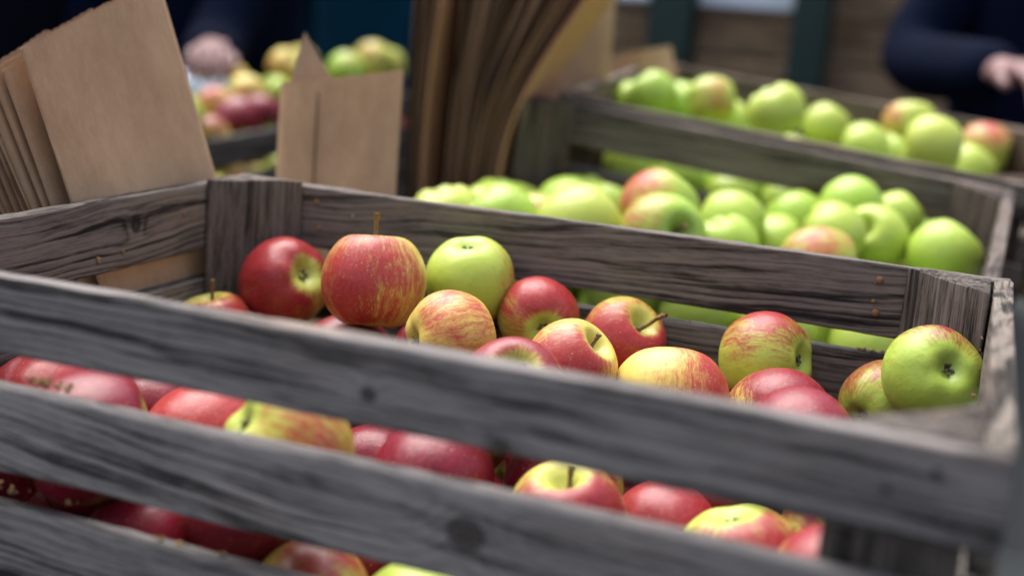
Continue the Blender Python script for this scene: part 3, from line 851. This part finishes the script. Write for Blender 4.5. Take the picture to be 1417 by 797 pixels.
heap(c6, pal5, 'half hidden yellow-green apple in the dark crate behind the single bag', 'apples behind the single bag', 2, .012, (
  (-1.30, 1.50, -.042, .040, .12, .75, .3, 'olive yellow apple left of the single bag, on the heap under the teal coat'),
  (-1.31, 1.61, -.045, .038, .05, .15, .3, 'light green apple touching the left edge of the single bag'),
  (-1.41, 1.62, -.030, .037, .12, .9, .3, 'pale yellow apple behind the light green one at the left edge of the single bag'),
  (-1.40, 1.50, -.045, .036, .30, .9, .3, 'pale blushed apple behind the olive yellow one, under the navy coat'),
  (-1.40, 1.86, .004, .038, .08, .6, .3, 'pale green apple behind the pale yellow one right of the bag flap'),
  (-1.30, 2.07, .006, .040, .05, .3, .3, 'green apple half behind the thin left leaf of the fanned bags'),
  (-1.36, 1.73, .005, .038, .15, .9, .3, 'pale yellow apple rising just right of the single bag flap'),
  (-1.26, 1.80, .000, .041, .02, .0, .3, 'deep green apple above the top edge of the single bag'),
  (-1.285, 1.96, .018, .044, .10, .5, .3, 'big yellow-green apple between the single bag and the fanned stack')))
heap(c5, pal5, 'half hidden pale apple in the grey crate before the navy coat', 'apples before the navy coat', 3, .0)
# ------------------------------------------------------------------ paper bags
def bag_mesh(w, h, th, bow=0., curl=0., twist=0., seed=0, open_=0., skew=0.):
    """flat kraft bag, x across, z up from 0, two sheets joined at the sides, zigzag top edge, folded bottom"""
    nx, nz = 40, 26
    bm = bmesh.new(); sh = []
    for side in (-1, 1):
        rows = []
        for j in range(nz+1):
            v = j/nz; row = []
            for i in range(nx+1):
                u = i/nx*2-1
                z = v*h+skew*u*v**3
                if j == nz: z += (.0004 if i % 2 else -.0004) + (-.0012 if side < 0 else 0)
                gap = th*.5*(1-abs(u)**6)*(.55+.45*v)+open_*v**2*(1-u*u)*.5
                y = side*(gap+.0002)+bow*(v**2)+bow*.10*math.sin(v*7.5)+curl*u*u+twist*u*v
                y += noise.noise(Vector((u*1.6+seed, v*2.2, side*.3)))*.0034*(.3+v)
                row.append(bm.verts.new((u*w/2, y, z)))
            rows.append(row)
        for j in range(nz):
            for i in range(nx):
                bm.faces.new((rows[j][i], rows[j][i+1], rows[j+1][i+1], rows[j+1][i]))
        sh.append(rows)
    a, b = sh
    for j in range(nz):
        for i in (0, nx): bm.faces.new((a[j][i], a[j+1][i], b[j+1][i], b[j][i]))
    for i in range(nx): bm.faces.new((a[0][i], a[0][i+1], b[0][i+1], b[0][i]))
    return bm
def bag(label, base, wdir, up, w, h, th=.0022, group=None, tint=(1, 1, 1), **k):
    wd = Vector(wdir).normalized(); u = Vector(up); u = (u-wd*u.dot(wd)).normalized()
    m4 = mtx(base, wd, u.cross(wd), u)
    o = from_bm('paper_bag', bag_mesh(w, h, th, **k), M['paper'], None, m4)
    o.color = (*tint, 1)
    tag(o, label, 'paper bag', group)
    return o
# stack leaning beyond the left end of the front crate (broad faces turned to the crate)
rb = random.Random(8)
for i in range(15):
    ang = R(19+min(i, 3)*.8+rb.uniform(-.8, .8)+i*.15); lean = -.13-.004*i
    wd = Vector((0, math.cos(ang), math.sin(ang))); upv = Vector((lean, -math.sin(ang), math.cos(ang)))
    upn = (upv-wd*upv.dot(wd)).normalized()
    tl = Vector((-.626-.0054*i-(.004 if i else 0)+rb.uniform(-.001, .001), .172-.0012*i+rb.uniform(-.003, .003)-(.008 if i else 0), .1-(.011 if i else 0)-.0032*i+rb.uniform(-.0012, .0012)))
    hgt = .335; wdt = .158
    base = tl+wd*wdt/2-upn*hgt
    bag('front kraft bag of the left stack, its broad blank face turned to the crate' if i == 0 else 'kraft paper bag seen edge-on in the stack at the far left',
        base, wd, upn, wdt, hgt, .0024, 'bags stacked left of the front crate', tint=(1.2, 1.19, 1.19) if i == 0 else (rb.uniform(.95, 1.15),)*3, seed=i*3., bow=-.004)
# fanned stack behind
VD = Vector((-.42, .90, 0)).normalized(); LAT = Vector((VD.y, -VD.x, 0))
wd3 = (VD+LAT*.06).normalized(); wd4 = (VD+LAT*.34).normalized(); lat3 = Vector((wd3.y, -wd3.x, 0))
def fan(f, off, a0, a1, b1, label, group, last=False):
    wd3 = wd4 if last else globals()['wd3']
    a = R(a0+(a1-a0)*f)
    base = Vector((-.646, .865, -.235))+LAT*off+VD*rb.uniform(-.003, .003)
    upv = Vector((0, 0, 1))*math.cos(a)+lat3*math.sin(a)
    bag(label, base+wd3*.075, wd3, upv, .15, .43+rb.uniform(-.003, .003), .0007, group, tint=(1.36, 1.10, .98) if last else tuple(k_*c_ for k_ in (rb.uniform(.42, .62),) for c_ in (1, .88, .84)), seed=f*40., bow=-b1*f+rb.uniform(-.001, .001))  # edge-on bags tinted darker: shadow between the sheets painted into the paper
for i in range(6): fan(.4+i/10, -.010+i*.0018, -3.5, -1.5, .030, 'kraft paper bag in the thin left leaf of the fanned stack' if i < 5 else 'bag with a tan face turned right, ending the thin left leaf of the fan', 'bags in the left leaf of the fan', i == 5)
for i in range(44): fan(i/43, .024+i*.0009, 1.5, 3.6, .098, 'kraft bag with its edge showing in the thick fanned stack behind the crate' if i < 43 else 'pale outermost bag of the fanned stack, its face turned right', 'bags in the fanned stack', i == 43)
bag('pale kraft bag standing loose to the right behind the fanned stack', (-.548, 1.12, -.1), (.9, .42, 0), (-.06, .0, 1), .10, .36, .004, None, (1.15, 1.12, 1.08), bow=.01, curl=.01, seed=4.)
# single bag at the far-left corner
o = bag('single upright paper bag with a side seam behind the corner of the front crate', (-.575, .520, -.235), (.90, .33, 0), (-.07, .06, 1), .113, .314, .010, None, (1.5, 1.42, 1.26), open_=.006, seed=9., skew=.010)
sm = from_bm('seam', board_bm(.30, .0012, .0018, 5., wav=.0002, b=.0004, nx=14), M['paper'], o, Matrix.Translation((-.020, -.0085, .155)) @ Matrix.Rotation(R(90), 4, 'Y')); sm.color = (.35, .33, .3, 1)
fl = bmesh.new()
vs = [fl.verts.new(v) for v in ((-.059, .012, .27), (-.012, .014, .312), (-.040, .016, .352), (-.059, .0135, .27), (-.012, .0155, .312), (-.040, .0175, .352))]
fl.faces.new(vs[:3]); fl.faces.new(vs[3:]); 
for a, b in ((0, 1), (1, 2), (2, 0)): fl.faces.new((vs[a], vs[b], vs[b+3], vs[a+3]))
from_bm('back_flap', fl, M['paper'], o, None, False)
bag('crumpled kraft bag standing in the left end of the farthest crate', O3+EX*-.50+EY*.29+EZ*-.15, (.9, .25, .28), (-.2, .1, 1), .115, .185, .01, None, (1.05, 1., .95), open_=.03, curl=.015, seed=13.)

# ------------------------------------------------------------------ crumbs of sawdust on the wood
def crumbs(label, spots, n, seed):
    rnd = random.Random(seed); bm = bmesh.new()
    for (x, y, z, sx, sy, sz, n) in spots:
        for k in range(n):
            c = Vector((x+rnd.uniform(-sx, sx), y+rnd.uniform(-sy, sy), z+rnd.uniform(-sz, sz)))
            s = rnd.uniform(.0007, .0021)
            q = Quaternion((rnd.uniform(-1, 1), rnd.uniform(-1, 1), rnd.uniform(-1, 1), rnd.uniform(-1, 1))).normalized()
            r_ = bmesh.ops.create_icosphere(bm, subdivisions=1, radius=s)
            for v in r_['verts']: v.co = c+q @ Vector((v.co.x*rnd.uniform(.5, 1.4), v.co.y*rnd.uniform(.5, 1.3), v.co.z*rnd.uniform(.3, .7)))
    o = from_bm('sawdust', bm, M['crumb'], None, None, False)
    tag(o, label, 'sawdust', None, 'stuff')
crumbs('pale brown sawdust crumbs caught on the slats and posts of the front crate',
       [(-.070, .386, -.0625, .012, .003, .0008, 16), (-.075, .3795, -.018, .010, .0002, .010, 2), (-.002, .325, -.03, .0006, .004, .022, 8), (-.003, .315, -.075, .002, .006, .02, 10),
        (-.455, .004, -.0585, .016, .003, .002, 30), (-.47, .008, -.1235, .03, .003, .001, 14), (-.002, .30, -.058, .001, .02, .001, 5), (-.30, .386, -.0625, .10, .003, .0006, 6),
        (-.36, -.004, -.124, .02, .003, .001, 7), (-.5797, .22, -.03, .0002, .05, .015, 2), (-.48, .3795, -.02, .015, .0001, .008, 1), (-.10, -.004, -.1055, .02, .003, .001, 6)], 0, 3)

# ------------------------------------------------------------------ tables
def box_bm(bm, c, s, rot=None):
    r_ = bmesh.ops.create_cube(bm, size=1.)
    for v in r_['verts']:
        v.co = Vector((v.co.x*s[0], v.co.y*s[1], v.co.z*s[2]))
        if rot: v.co = rot @ v.co
        v.co += Vector(c)
def boxo(name, c, s, m, parent=None, rot=None, bev=.004, color=None, rel=None):
    bm = bmesh.new(); box_bm(bm, (0, 0, 0), s)
    bmesh.ops.bevel(bm, geom=bm.edges[:], offset=bev, segments=2, affect='EDGES')
    m4 = Matrix.Translation(c)
    if rot is not None: m4 = m4 @ rot
    if rel is not None: m4 = rel @ m4
    o = from_bm(name, bm, m, parent, m4, False)
    if color: o.color = (*color, 1)
    return o
def table(label, frame, x0, x1, y0, y1, ztop, inset=.05):
    root = empty('market_table', Matrix.Translation((frame @ Vector(((x0+x1)/2, (y0+y1)/2, 0))).xy.to_3d()+Vector((0, 0, GROUND))))
    tag(root, label, 'table')
    inv = root.matrix_world.inverted()
    boxo('table_top', ((x0+x1)/2, (y0+y1)/2, ztop-.016), (x1-x0, y1-y0, .03), M['table'], root, rel=inv @ frame)
    for x in (x0+inset, x1-inset):
        for y in (y0+inset, y1-inset):
            t_ = frame @ Vector((x, y, ztop-.032))
            hgt = t_.z-GROUND
            boxo('leg', inv @ Vector((t_.x, t_.y, GROUND+hgt/2-.001)), (.05, .05, hgt-.004), M['table'], root)
    return root
table('dark trestle table under the front crate', Matrix.Identity(4), -1.0, .45, -.06, .56, -.2495)
table('dark sloped display table under the two crates of green apples', CR3, -.72, .12, -.44, .44, -.2495)
table('dark table at the left under the four crates of mixed apples', mtx((-1.075, .93, -.07), IN*-1, DW, (0, 0, 1)), -.03, .42, -.06, 1.28, -.2515)
table('small dark table at the left under the crate before the navy coat', mtx((-1.075, .93, -.045), IN*-1, DW, (0, 0, 1)), -.90, -.40, -.06, .64, -.2515)

# ------------------------------------------------------------------ people
def skin_mesh(J, E, rad, root, m, name, parent, sub=2):
    names = list(J); idx = {n: i for i, n in enumerate(names)}
    me = bpy.data.meshes.new(name)
    me.from_pydata([J[n] for n in names], [(idx[a], idx[b]) for a, b in E], [])
    me.materials.append(m)
    o = bpy.data.objects.new(name, me); link(o, parent)
    md = o.modifiers.new('skin', 'SKIN'); md.use_smooth_shade = True
    sv = me.skin_vertices[0].data
    for n in names:
        r_ = rad[n]; sv[idx[n]].radius = r_ if isinstance(r_, tuple) else (r_, r_)
        sv[idx[n]].use_root = (n == root)
    s = o.modifiers.new('sub', 'SUBSURF'); s.levels = sub; s.render_levels = sub
    return o
def person(label, loc, face, coat, arms, scale=1., trousers='trouser', hands=True):
    """arms: {'l': (elbow, wrist), 'r': ...} in local space, facing -Y, ground z=0"""
    root = empty('person', Matrix.Translation(loc) @ Matrix.Rotation(face, 4, 'Z') @ Matrix.Diagonal((scale, scale, scale, 1)))
    tag(root, label, 'person', None)
    J = {'pelvis': (0, 0, .96), 'waist': (0, -.01, 1.10), 'chest': (0, 0, 1.30), 'neckb': (0, .02, 1.46), 'neck': (0, .01, 1.53), 'jaw': (0, -.015, 1.60), 'head': (0, 0, 1.67), 'crown': (0, .01, 1.74), 'nose': (0, -.105, 1.635)}
    rad = {'pelvis': (.15, .11), 'waist': (.13, .10), 'chest': (.15, .11), 'neckb': .075, 'neck': .055, 'jaw': (.065, .075), 'head': (.076, .092), 'crown': (.055, .065), 'nose': .012}
    E = [('pelvis', 'waist'), ('waist', 'chest'), ('chest', 'neckb'), ('neckb', 'neck'), ('neck', 'jaw'), ('jaw', 'head'), ('head', 'crown'), ('jaw', 'nose')]
    JC = {k: J[k] for k in ('pelvis', 'waist', 'chest', 'neckb')}; JC['hem'] = (0, 0, .80); JC['collar'] = (0, .015, 1.50)
    rc = {'pelvis': (.235, .17), 'waist': (.235, .165), 'chest': (.225, .16), 'neckb': (.12, .095), 'hem': (.245, .18), 'collar': .075}
    EC = [('hem', 'pelvis'), ('pelvis', 'waist'), ('waist', 'chest'), ('chest', 'neckb'), ('neckb', 'collar')]
    JT = {'pelvis': (0, 0, .93)}; rt = {'pelvis': (.165, .125)}; ET = []
    for s, sx in (('l', 1), ('r', -1)):
        el, wr = Vector(arms[s][0]), Vector(arms[s][1])
        J['sh'+s] = (sx*.175, .01, 1.42); J['el'+s] = el; J['wr'+s] = wr
        d = (wr-el).normalized()
        side = d.cross(Vector((0, 0, 1))).normalized() if abs(d.z) < .95 else Vector((0, -1, 0))
        palm = wr+d*.055
        J['pa'+s] = palm
        rad.update({'sh'+s: .062, 'el'+s: .042, 'wr'+s: .028, 'pa'+s: (.036, .022)})
        E += [('chest', 'sh'+s), ('sh'+s, 'el'+s), ('el'+s, 'wr'+s), ('wr'+s, 'pa'+s)]
        dn = Vector((0, 0, -1))
        for f in range(4):
            o_ = (f-1.5)*.021; ln = (.036, .042, .040, .030)[f]
            b = palm+side*o_+d*.030
            ks = [b, b+d*ln+dn*.010, b+d*ln*1.6+dn*.034, b+d*ln*1.65+dn*.055]
            pv = 'pa'+s
            for q, kk in enumerate(ks):
                nm = f'f{s}{f}{q}'; J[nm] = kk; rad[nm] = (.0095, .0092, .0085, .007)[q]; E.append((pv, nm)); pv = nm
        tb = wr+d*.02-side*sx*.03
        J['t0'+s] = tb; J['t1'+s] = tb+d*.032-side*sx*.018+dn*.012; J['t2'+s] = tb+d*.058-side*sx*.016+dn*.026
        rad.update({'t0'+s: .013, 't1'+s: .0105, 't2'+s: .0085}); E += [('wr'+s, 't0'+s), ('t0'+s, 't1'+s), ('t1'+s, 't2'+s)]
        for k, p, r_ in (('hip', (sx*.095, 0, .90), .095), ('kn', (sx*.105, -.015, .50), .058), ('an', (sx*.11, .02, .10), .042), ('toe', (sx*.125, -.13, .04), .035)):
            J[k+s] = p; rad[k+s] = r_
        E += [('pelvis', 'hip'+s), ('hip'+s, 'kn'+s), ('kn'+s, 'an'+s), ('an'+s, 'toe'+s)]
        JC.update({'sh'+s: (sx*.185, .01, 1.42), 'el'+s: el, 'wr'+s: wr-d*.01}); rc.update({'sh'+s: .092, 'el'+s: .074, 'wr'+s: .052})
        EC += [('chest', 'sh'+s), ('sh'+s, 'el'+s), ('el'+s, 'wr'+s)]
        for k, p, r_ in (('hip', (sx*.095, 0, .88), .112), ('kn', (sx*.105, -.015, .50), .082), ('an', (sx*.11, .015, .10), .068)):
            JT[k+s] = p; rt[k+s] = r_
        ET += [('pelvis', 'hip'+s), ('hip'+s, 'kn'+s), ('kn'+s, 'an'+s)]
    skin_mesh(J, E, rad, 'pelvis', M['skin'], 'body', root, 1)
    skin_mesh(JC, EC, rc, 'waist', M[coat], 'jacket', root)
    skin_mesh(JT, ET, rt, 'pelvis', M[trousers], 'trousers', root)
    for s, sx in (('l', 1), ('r', -1)):
        skin_mesh({'h': (sx*.11, .045, .045), 'm': (sx*.115, -.04, .05), 't': (sx*.125, -.15, .035)}, [('h', 'm'), ('m', 't')], {'h': (.045, .04), 'm': (.05, .045), 't': (.045, .03)}, 'm', M['shoe'], 'shoe', root, 1)
    bm = bmesh.new(); bmesh.ops.create_uvsphere(bm, u_segments=24, v_segments=16, radius=.108)
    bmesh.ops.delete(bm, geom=[v for v in bm.verts if v.co.z < -.055 or (v.co.y < -.045 and v.co.z < .05)], context='VERTS')
    for v in bm.verts: v.co = Vector((v.co.x*.92, v.co.y*1.08+.012, v.co.z*1.02+1.685))
    h_ = from_bm('hair', bm, M['hair'], root); sm_ = h_.modifiers.new('thick', 'SOLIDIFY'); sm_.thickness = .012
    return root
def towards(loc, face, p):   # world point into the person's local space
    return (Matrix.Translation(loc) @ Matrix.Rotation(face, 4, 'Z')).inverted() @ Vector(p)
DOWN = {'l': ((.25, .03, 1.14), (.27, -.06, .90)), 'r': ((-.25, .03, 1.14), (-.27, -.06, .90))}
def arms(loc, face, **k):
    d = dict(DOWN)
    for s, (e, w) in k.items(): d[s] = (towards(loc, face, e), towards(loc, face, w))
    return d
la = (-1.72, 1.98, GROUND); fa = R(35)
person('person in a navy coat reaching a bare hand over the crates at the left', la, fa, 'navy', arms(la, fa, l=((-1.58, 1.80, .01), (-1.45, 1.60, .025))))
lb = (-1.54, 2.56, GROUND); fb = R(28)
person('person in a teal jacket standing behind the yellow-green apples', lb, fb, 'teal', arms(lb, fb))
lc = (-2.15, 1.78, GROUND); fc = R(45)
person('person in a black coat at the far left edge, behind the bag stack', lc, fc, 'black', arms(lc, fc))
ld = (.10, 2.28, GROUND); fd = R(-2)
person('person in a dark navy jacket at the right, hand on the farthest crate', ld, fd, 'navy', arms(ld, fd, r=((-.20, 2.16, .10), (.0, 1.80, .11)), l=((.38, 2.1, .10), (.30, 1.85, .03))))
for o_ in C.objects:
    pass

# pale plastic carrier under the navy person's hand
bm = bmesh.new(); bmesh.ops.create_icosphere(bm, subdivisions=4, radius=1.)
for v in bm.verts:
    n_ = v.co.normalized(); k = 1+.30*noise.noise(n_*2.2)+.16*noise.noise(n_*6.+Vector((3, 1, 2)))
    v.co = Vector((n_.x*.115, n_.y*.07, n_.z*.034))*k
o = from_bm('plastic_bag', bm, M['film'], None, Matrix.Translation((-1.43, 1.50, -.045)) @ Matrix.Rotation(R(25), 4, 'Z'))
tag(o, 'crumpled pale blue plastic bag under the reaching hand', 'plastic bag')

# ------------------------------------------------------------------ stall and sheds behind
st = empty('market_stall', Matrix.Translation((-.4, 2.62, GROUND))); tag(st, 'wooden plank stall front with two dark green posts behind the farthest crate', 'stall')
rs = random.Random(21)
z = GROUND+.05
k = 0
while z < .62:
    h = rs.uniform(.085, .11)
    o = from_bm('plank', board_bm(1.9, .024, h, nseed(), nx=14), M['plank'], st, Matrix.Translation((-.02, .075+rs.uniform(-.006, .006), z+h/2-GROUND)))
    c_ = rs.uniform(.9, 1.9); o.color = (c_, c_*.97, c_*.93, 1)
    z += h+.012; k += 1
for (x, w_) in ((-.395, .110), (-.055, .086), (-1.0, .09)):
    boxo('post', (x, .0, 1.05), (w_, .09, 2.1), M['green'], st, bev=.006)
bd = boxo('notice_board', (-.66, 2.52, .345), (.50, .012, .30), M['white'], None, Matrix.Rotation(R(6), 4, 'Z')); bd.location = (-.70, 2.665, .345)
tag(bd, 'white board hung on the plank stall behind the first green post', 'board')
sh = empty('timber_shed', Matrix.Translation((-1., 5.2, GROUND))); tag(sh, 'dark brown timber shed wall closing the background', 'shed')
for i in range(16):
    o = from_bm('wall_board', board_bm(11., .03, .19, nseed(), nx=10), M['plank'], sh, Matrix.Translation((0, 0, .1+i*.196))); o.color = (.32, .28, .26, 1)

# ------------------------------------------------------------------ ground
bm = bmesh.new()
v = [bm.verts.new(p) for p in ((-150, -150, GROUND-.002), (150, -150, GROUND-.002), (150, 150, GROUND-.002), (-150, 150, GROUND-.002))]; bm.faces.new(v)
g_ = from_bm('ground', bm, M['asphalt']); g_['kind'] = 'structure'

# ------------------------------------------------------------------ light, sky, camera
SUN_EL, SUN_AZ = 66, -55       # azimuth from +Y towards +X
w = bpy.data.worlds.new('World'); S.world = w; w.use_nodes = True
nt = w.node_tree; bg = nt.nodes['Background']
sky = nt.nodes.new('ShaderNodeTexSky'); sky.sky_type = 'NISHITA'; sky.sun_disc = False
sky.sun_elevation = R(SUN_EL); sky.sun_rotation = R(SUN_AZ); sky.air_density = 1.0; sky.dust_density = 4.; sky.ozone_density = 1.
hs = nt.nodes.new('ShaderNodeHueSaturation'); hs.inputs['Saturation'].default_value = .62     # overcast: a paler sky
nt.links.new(sky.outputs[0], hs.inputs['Color']); nt.links.new(hs.outputs[0], bg.inputs[0]); bg.inputs[1].default_value = .085
sl = bpy.data.lights.new('sun', 'SUN'); sl.energy = 1.5; sl.angle = R(60); sl.color = (1., .97, .93)
so = bpy.data.objects.new('sun', sl); link(so)
d = Vector((math.sin(R(SUN_AZ))*math.cos(R(SUN_EL)), math.cos(R(SUN_AZ))*math.cos(R(SUN_EL)), math.sin(R(SUN_EL))))
so.rotation_euler = d.to_track_quat('Z', 'Y').to_euler(); so.location = d*5

cd = bpy.data.cameras.new('camera'); cd.sensor_width = 36.; cd.lens = 36*1737.86/1417; cd.clip_start = .02; cd.clip_end = 500
cd.dof.use_dof = True; cd.dof.focus_distance = .818; cd.dof.aperture_fstop = 2.9; cd.dof.aperture_blades = 0
co = bpy.data.objects.new('camera', cd); link(co)
co.matrix_world = mtx(CAMP, CAMR, CAMU, -CAMF)
S.camera = co
S.view_settings.view_transform = 'Standard'; S.view_settings.look = 'None'; S.view_settings.gamma = 1.; S.view_settings.use_curve_mapping = False
S.view_settings.exposure = 1.85
S.cycles.max_bounces = 8
S.cycles.use_denoising = True
